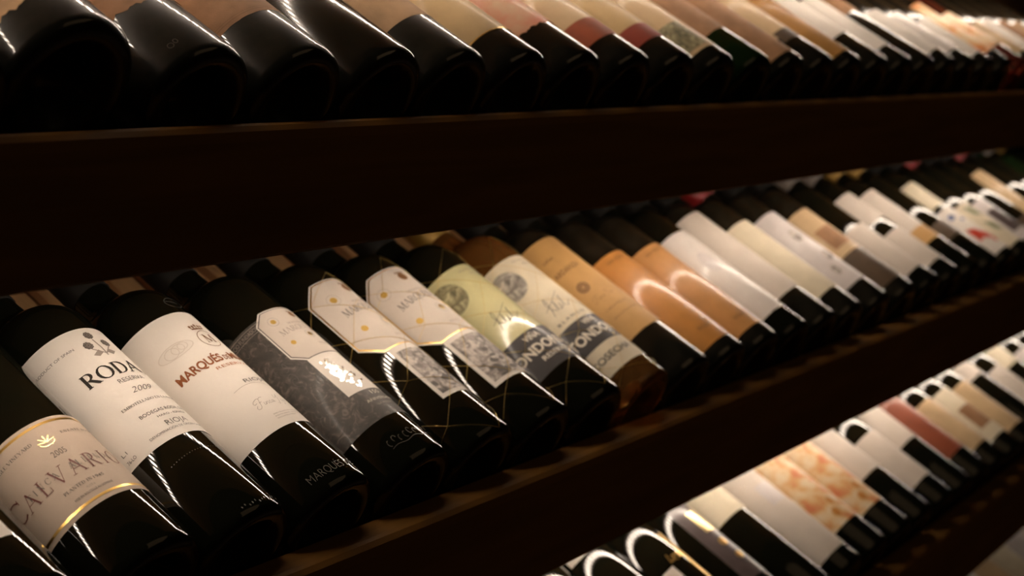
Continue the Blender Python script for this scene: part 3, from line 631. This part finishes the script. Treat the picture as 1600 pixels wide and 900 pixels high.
for i, dx, g, ds, labs, torn in top:
    t = bottle(0, i, ds, dx, g, 'foil_black'); fl = None
    for k, (a0, a1, v0, v1, mt_) in enumerate(labs):
        l = lab(t, a0, a1, v0, v1, mt_, off=.00018+.00012*k, torn=torn); fl = fl or l
    if i == 0: t.scale = (1.12, 1.12, 1.0); t.location += Vector((-.0045, -math.sin(TH)*.0045+math.cos(TH)*.010, math.cos(TH)*.0045+math.sin(TH)*.010))
    if i == -1: t.location.x -= .006
    if i == 2: put(fl, 'border_line', polys([rect(U(-95), U(95), 48.6, 48.9), rect(U(-95), U(95), 50.4, 50.6)], T1), 'ink_brown')
    if i == 5: put(fl, 'gold_edge', polys([rect(U(-95), U(95), 34.6, 35.8)], T1), 'gold')
    if i == 9: put(fl, 'grey_scribble', polys([rect(U(-60), U(-8), 24, 60)], T1), 'sketch_g')
    if i == 1: put(t, 'embossed_lettering', polys(ring(U(-38), 16, 1.8, 1.8, .3, 12)+ring(U(-32), 17, 1.2, 1.6, .3, 12), .0002), 'emboss')

# ----- lower shelf
low = [
 (-5, 0, 'glass', 'black bottle on the lower shelf mostly hidden, fourth left of the gold-lettered one', [(-75, 90, 40, 60, 'brown_label')]),
 (-4, 0, 'glass', 'dark bottle at the bottom edge, left of the pale shoulder label, lower shelf', [(-75, 90, 40, 80, 'brown_label')]),
 (-3, 0, 'glass', 'black bottle with a pale scrap of label high up, leftmost seen on the lower shelf', [(-60, 30, 148, 175, 'white_dim')]),
 (-2, 0, 'glass', 'black bottle with gold script lettering and a long gold stripe, lower shelf', [(-50, -26, 40, 97, 'white_dim')]),
 (-1, 0, 'glass', 'bottle with a dark purple label and gold foil patches, lower shelf', [(-34, 60, 45, 150, 'purple')]),
 (0, 0, 'glass', 'black bottle with a cream label high up, left of the tall white one, lower shelf', [(-75, 90, 113, 172, 'cream')]),
 (1, .003, 'glass', 'bottle with a tall white label and grey patch, left of the two orange picture labels', [(-75, 90, 23.5, 172, 'white_dim')]),
 (2, .002, 'glass', 'bottle with an orange watercolour label, left one of the pair on the lower shelf', [(-75, 90, 42.8, 172, 'peach')]),
 (3, .000, 'glass', 'bottle with an orange watercolour label, right one of the pair on the lower shelf', [(-75, 90, 42.5, 172, 'peach')]),
 (4, -.006, 'glass', 'bottle with a plain white label over a bare black body, right of the orange pair', [(-75, 90, 77, 158, 'white_dim')]),
 (5, -.006, 'glass', 'bottle with a low white label and dark shoulder with a white arc reflection, lower shelf', [(-75, 90, 36.5, 121, 'white_dim')]),
 (6, -.011, 'glass', 'bottle with a high white label left of the maroon one, lower shelf', [(-75, 90, 87, 168, 'white_dim')]),
 (7, -.016, 'glass', 'bottle with a maroon-red label, lower shelf', [(-75, 90, 42, 158, 'maroon')]),
 (8, -.022, 'glass', 'bottle with a cream label right of the maroon one, lower shelf', [(-75, 90, 33.5, 124, 'tan_pale')]),
 (9, -.026, 'glass', 'bottle with a pale cream label, second right of the maroon one, lower shelf', [(-75, 90, 30, 126, 'cream')]),
 (10, -.03, 'glass', 'bottle with a beige label and small black window, third right of the maroon one', [(-75, 90, 28, 122, 'tan_pale')]),
 (11, -.03, 'glass', 'dark bottle with a narrow white shoulder label near the right edge, lower shelf', [(-75, 90, 120, 160, 'white_dim')]),
 (12, -.03, 'glass', 'bottle with a white label near the right edge, lower shelf', [(-75, 90, 30, 118, 'white_dim')]),
 (13, -.03, 'glass', 'bottle with a cream and gold shoulder label at the right edge, lower shelf', [(-75, 90, 110, 160, 'cream')]),
 (14, -.03, 'glass', 'bottle with a lilac-white label cut by the right edge, lower shelf', [(-75, 90, 30, 125, 'lilac')]),
 (15, -.03, 'glass', 'rightmost bottle on the lower shelf, white label, nearly out of the picture', [(-75, 90, 30, 130, 'white_dim')]),
]
for i, dx, g, ds, labs in low:
    t = bottle(2, i, ds, dx, g, 'foil_black'); fl = None
    for k, (a0, a1, v0, v1, mt_) in enumerate(labs):
        l = lab(t, a0, a1, v0, v1, mt_, off=.00018+.00012*k); fl = fl or l
    if i == -2:
        put(t, 'gold_stripe', polys([rect(U(10), U(32), 40, 132)], .0003), 'gold', 'long gold stripe')
        put(t, 'gold_lettering', font('Lagoz', U(-24), 100, 9, .0003, span=24, bold=.02, shear=.3), 'gold')
    if i == -1:
        put(l, 'gold_patch', polys([rect(U(-12), U(12), 108, 136)], T1), 'gold_pale', 'shiny gold foil patch'); put(l, 'gold_patch', polys([ell(U(-2), 92, 6, 5, 12)], T1), 'gold'); put(l, 'gold_patch', polys([ell(U(0), 72, 6, 5, 12)], T1), 'gold')
    if i == 1: put(l, 'grey_patch', polys([rect(U(-30), U(4), 100, 128)], T1), 'lilac')
    if i in (2, 3): put(l, 'red_seal', polys([ell(U(-12), 72, 4.5, 6, 10), ell(U(-24), 58, 5, 6, 10)], T1), 'orange_deep')
    if i == 9: put(l, 'brown_picture', polys([rect(U(-40), U(10), 50, 90)], T1), 'tan_dark')

# ----- bottom shelf, only its far end shows at the corner
for i in range(2, 13):
    t = bottle(3, i, '%s pale-labelled bottle from the left on the dim bottom shelf' % ('first second third fourth fifth sixth seventh eighth ninth tenth eleventh'.split()[i-2]), 0, 'glass')
    lab(t, -75, 90, 36, 168, ('white', 'tan_pale', 'cream', 'lilac')[i % 4])

# ------------------------------------------------------------------ the wine wall
X0, X1 = -1.0, 3.1
rack = empty('wine_rack', 'long dark-stained wooden wine rack with sloping slatted shelves and deep front boards', 'rack', (0, 0, -.95))
def rk(name, bm, mat, lbl=None):
    for v in bm.verts: v.co.z += .95
    o = obj(name, bm, M[mat], rack)
    if lbl: o['label'] = lbl
    return o
OY = [0, 0, -.0186, -.01]
zb = [z for z in ROWZ]+[.256]
for k, z in enumerate(zb):
    y = OY[k] if k < 4 else 0
    prof = [(.0050, -.0095), (-.0180, -.0095), (-.0220, -.0105), (-.0248, -.0135), (-.0262, -.019), (-.0268, -.040), (-.0268, -.0815), (-.0255, -.083), (-.006, -.083), (-.006, -.066), (.0050, -.066)]
    o = rk('front_board', prism_x([(y+a, z+c) for a, c in prof], X0, X1), 'fascia')
    o = rk('bottom_board', prism_x([(y-.0058, z-.083), (y+.17, z-.083), (y+.17, z-.072), (y-.0058, z-.072)], X0, X1), 'fascia')
    ct, st = math.cos(TH), math.sin(TH)
    def PT(b, n): return (y+b*ct-n*st, z+b*st+n*ct)      # along the slope, across it
    rk('shelf_panel', prism_x([PT(.0, -.0465), PT(.335, -.0465), PT(.335, -.0525), PT(.0, -.0525)], X0, X1), 'panel')
    rk('shade_board', prism_x([PT(-.003, -.0464), PT(.070, -.0464), PT(.070, -.0386), PT(-.003, -.0386)], X0, X1), 'shade_wood')  # added dark board that paints shade into the gaps between bottle bases
    rk('rear_rail', prism_x([PT(.336, -.0525), PT(.35, -.0525), PT(.35, .0), PT(.336, .0)], X0, X1), 'panel')
# slats: cut in one loop, sharing one mesh per wood
sl = {}
for key in ('slat', 'slat2'):
    bm = bmesh.new(); add_box(bm, (-.0115, .072, -.0463), (.0115, .332, -.0386)); bmesh.ops.bevel(bm, geom=bm.edges[:], offset=.001, segments=1, affect='EDGES')
    me = bpy.data.meshes.new('slat'); bm.to_mesh(me); bm.free(); me.materials.append(M[key]); sl[key] = me
rs = random.Random(3)
for k in range(4):
    x = -.32 if k < 3 else 1.3
    y = OY[k]
    while x < (2.55 if k < 3 else 2.4):
        o = bpy.data.objects.new('slat', sl['slat' if rs.random() < .7 else 'slat2']); C.objects.link(o); o.parent = rack
        o.location = (x, y, ROWZ[k]+.95); o.rotation_euler = (TH, 0, 0)
        x += .034
for x in (X0-.03, X1):
    bm = bmesh.new(); add_box(bm, (x, -.05, -1.15), (x+.03, .42, .36)); rk('side_panel', bm, 'fascia')
bm = bmesh.new(); add_box(bm, (X0-.03, .395, -1.15), (X1+.03, .415, .36)); rk('back_panel', bm, 'panel')
bm = bmesh.new(); add_box(bm, (X0, -.02, -1.15), (X1, .39, -.87)); rk('plinth', bm, 'fascia')

# LED strips tucked behind the front boards
for k, z in enumerate(zb[:3]+[.256]):
    nm = ('top', 'middle', 'lower')[k] if k < 3 else 'uppermost'
    yy = (.044, .060, .041, .060)[k]; xe = (2.1, X1-.13, X1-.13, 2.2)[k]
    zz = z-.083
    t = empty('led_strip', 'warm LED strip hidden behind the front board under the %s shelf' % nm, 'light strip', (.1, yy, zz-.0005), (0, 0, .008 if k == 0 else 0))
    bm = bmesh.new(); add_box(bm, (X0-.09, -.006, -.0030), (xe+.01, .006, 0)); obj('strip_tape', bm, M['foil_white'], t)
    bm = bmesh.new(); x = X0-.07
    while x < xe:
        lo = [bm.verts.new((x+px, py, -.0030)) for px, py in ((-.0032, -.0032), (-.0032, .0032), (.0032, .0032), (.0032, -.0032))]
        hi = [bm.verts.new((x+px*.7, py*.7, -.0056)) for px, py in ((-.0032, -.0032), (-.0032, .0032), (.0032, .0032), (.0032, -.0032))]
        bm.faces.new(hi)
        for q in range(4): bm.faces.new((lo[q], lo[(q+1) % 4], hi[(q+1) % 4], hi[q]))
        x += .0165
    bmesh.ops.recalc_face_normals(bm, faces=bm.faces[:])
    o = obj('diodes', bm, M['led_dim' if k == 2 else 'led'], t); o['kind'] = 'stuff'

# ------------------------------------------------------------------ room
def struct(name, lo, hi, mat):
    bm = bmesh.new(); add_box(bm, lo, hi); o = obj(name, bm, M[mat]); o['kind'] = 'structure'; o['label'] = name.replace('_', ' ')+' of the cellar room'
struct('floor', (-2.5, -3.2, -1.25), (5, .46, -1.15), 'floor')
struct('wall_back', (-2.5, .42, -1.15), (5, .52, 1.5), 'wall')
struct('ceiling', (-2.5, -3.2, 1.5), (5, .52, 1.6), 'wall')
